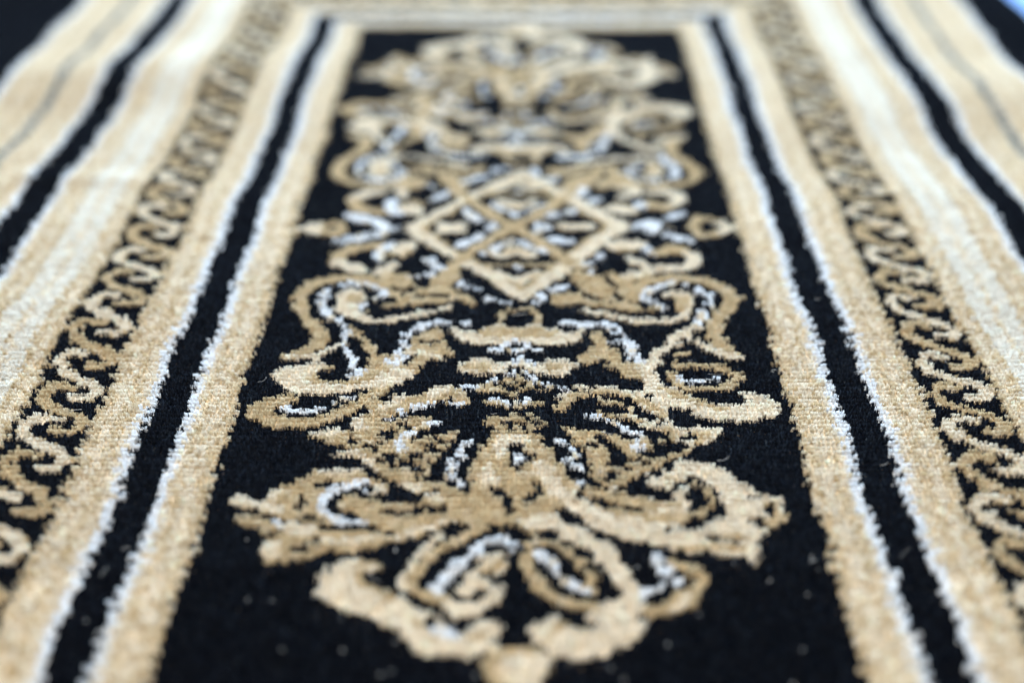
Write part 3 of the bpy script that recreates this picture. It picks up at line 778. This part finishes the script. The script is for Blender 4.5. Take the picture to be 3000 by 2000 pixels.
CH, CLX, CLY = clump(.26), clump(.24), clump(.13)
CH = CH + np.where(np.arange(UM.shape[0]) % 2, .30, -.30)[:, None]      # weft rows stand up as fine ribs

# clumps of yarn take the dye a little differently
coarse = rng.normal(0, 1, (UM.shape[0] // 3 + 2, UM.shape[1] // 2 + 2))
cl = coarse[np.arange(UM.shape[0])[:, None] // 3, np.arange(UM.shape[1])[None, :] // 2]


var = np.clip(1 + .03 * cl + .04 * rng.normal(0, 1, UM.shape), .6, 1.25)
col = np.clip(col * var[..., None], 0, .96)
# tan yarn carries some cream plies
mixf = np.where(code == 1, np.clip(clump(.15) + .02, 0, .8), 0)[..., None]
col = col * (1 - mixf) + PALETTE[2] * mixf
mixf = np.where(code == 2, np.clip(clump(.15) + .02, 0, .7), 0)[..., None]
col = col * (1 - mixf) + PALETTE[1] * mixf


def pile(name, mask, parent):
    idx = np.nonzero(mask.ravel())[0]
    if not len(idx):
        return None
    X, Y, Z, C = TX.ravel()[idx], TY.ravel()[idx], TZ.ravel()[idx], col.reshape(-1, 3)[idx]
    K = code.ravel()[idx]
    # finer yarn plies where the pile is seen sharply
    near = (Y > 455) & (Y < 700) & (np.abs(X) < 240)
    vis = (Y > 340) & (np.abs(X) < Y * .40 + 60)
    cnt = np.where(near, 18, np.where(vis, 8, 3))
    rep = np.repeat(np.arange(len(idx)), cnt)
    m = len(rep)
    wid = np.where(near, .27, np.where(vis, .50, 1.0))[rep]
    ang = rng.random(m) * 2 * math.pi
    rad = np.sqrt(rng.random(m))
    rx, ry = rad * np.cos(ang), rad * np.sin(ang)
    tuft_lean = np.stack([CLX.ravel()[idx], CLY.ravel()[idx]], 1)[rep] + rng.normal(0, .10, (len(idx), 2))[rep]
    x0, y0 = X[rep] + rx * .45, Y[rep] + ry * .4
    spread = 1.06
    x1 = X[rep] + rx * spread * PU * .5 + tuft_lean[:, 0] + rng.normal(0, .15, m)
    y1 = Y[rep] + ry * .95 * PV * .5 + tuft_lean[:, 1] + rng.normal(0, .14, m) - .2
    tall = CH.ravel()[idx][rep] - .35 * rad ** 2 - .35 * ry ** 2 + rng.normal(0, .11, m)
    stray = rng.random(m) < .02
    tall = tall + np.where(stray, .6, 0)
    z0 = Z[rep] - 2.6
    z1 = Z[rep] + tall
    a = rng.random(m) * math.pi
    dx, dy = np.cos(a) * wid * .5, np.sin(a) * wid * .5
    v0 = np.stack([x0 - dx, y0 - dy, z0], 1)
    v1 = np.stack([x0 + dx, y0 + dy, z0], 1)
    v2 = np.stack([x1 + dx * .62, y1 + dy * .62, z1], 1)
    v3 = np.stack([x1 - dx * .62, y1 - dy * .62, z1], 1)
    V = np.stack([v0, v1, v2, v3], 1).reshape(-1, 3)
    ply = np.clip(1 + rng.normal(0, .045, m), .7, 1.3)[:, None]
    cc = np.clip(C[rep] * ply, 0, .96)
    sheen_ply = (K[rep] == 0) & (rng.random(m) < np.where(near, .20, .05)[rep])          # fibre sheen painted into the dye: some black plies coloured blue-grey
    cc[sheen_ply] = np.array([.020, .028, .042])
    Cv = np.repeat(cc, 4, 0)
    Q = np.arange(m * 4).reshape(-1, 4)
    # dense foot of every tuft
    w, l = PU * .56, PV * .56
    b = np.stack([np.stack([X + sx * w, Y + sy * l, Z - 1.9], 1) for sx, sy in ((-1, -1), (1, -1), (1, 1), (-1, 1))], 1).reshape(-1, 3)
    b[:, 2] += np.repeat(rng.normal(0, .12, len(idx)), 4)
    V = np.concatenate([V, b])
    Cv = np.concatenate([Cv, np.repeat(C, 4, 0)])
    Q = np.concatenate([Q, m * 4 + np.arange(len(idx) * 4).reshape(-1, 4)])
    return mesh_np(name, V * MM, Q, M_YARN, Cv, parent)


VR = VV - V0
field = pile("center_field", (part == 0) & (motif == 0), rug)
field["label"] = "plain black pile of the centre field"
low, high = VR < 0, VR >= 0
for nm, mk in (("flower_motif", (motif == 1) & low), ("flower_motif", (motif == 1) & high), ("scroll_motif", (motif == 2) & low & (UM < -62)),
               ("scroll_motif", (motif == 2) & low & (UM > 62)), ("palmette_motif", (motif == 2) & low & (np.abs(UM) <= 62)),
               ("scroll_motif", (motif == 2) & high & (UM < -62)), ("scroll_motif", (motif == 2) & high & (UM > 62)),
               ("palmette_motif", (motif == 2) & high & (np.abs(UM) <= 62)), ("diamond_motif", (motif == 3))):
    pile(nm, mk & (part == 0), field)
CROSS = np.where(VR < 0, -VR - 251.5, VR - 238.5) > np.abs(UM)
for i, (a, b, nm) in enumerate(BANDS):
    base = part == i + 1
    sides = [base & ~CROSS & (UM < 0), base & ~CROSS & (UM >= 0), base & CROSS & high, base & CROSS & low]
    for sd in sides:
        if nm == 'vine_border':
            g = pile(nm, sd & (motif == 0), rug)
            pile("vine_motif", sd & (motif == 9), g)
        else:
            pile(nm, sd, rug)

# loose fibres shed on the pile
NV, NQ, off = [], [], 0
for k in range(112):
    if k < 62:
        y = rng.uniform(440, 690)
        x = rng.uniform(-.33, .33) * y
        L = rng.uniform(1.2, 7.0)
        w = rng.uniform(.035, .08)
    else:
        y = rng.uniform(392, 470)
        x = rng.uniform(-.34, .34) * y
        L = rng.uniform(.5, 1.6)
        w = rng.uniform(.10, .22)
    z = float(height(np.array(x), np.array(y))) + rng.uniform(.2, .9)
    a = rng.uniform(0, 2 * math.pi)
    bend = rng.normal(0, .35)
    px, py, pz = x, y, z
    pts = []
    for s in range(7):
        pts.append((px, py, pz))
        a += bend
        px += math.cos(a) * L / 6
        py += math.sin(a) * L / 6
        pz += rng.normal(.05, .12)
    for s, (px, py, pz) in enumerate(pts):
        nx, ny = -math.sin(a - bend * (6 - s)), math.cos(a - bend * (6 - s))
        NV += [(px - nx * w, py - ny * w, pz), (px + nx * w, py + ny * w, pz), (px, py, pz + w * 1.4)]
        if s:
            o = off + 3 * (s - 1)
            NQ += [(o, o + 1, o + 4, o + 3), (o + 1, o + 2, o + 5, o + 4), (o + 2, o, o + 3, o + 5)]
    off += 21
lint = mesh_np("loose_fibres", np.array(NV) * MM, np.array(NQ), M_LINT, None, rug)
lint["kind"] = "stuff"
lint["label"] = "pale loose fibres shed on the pile"
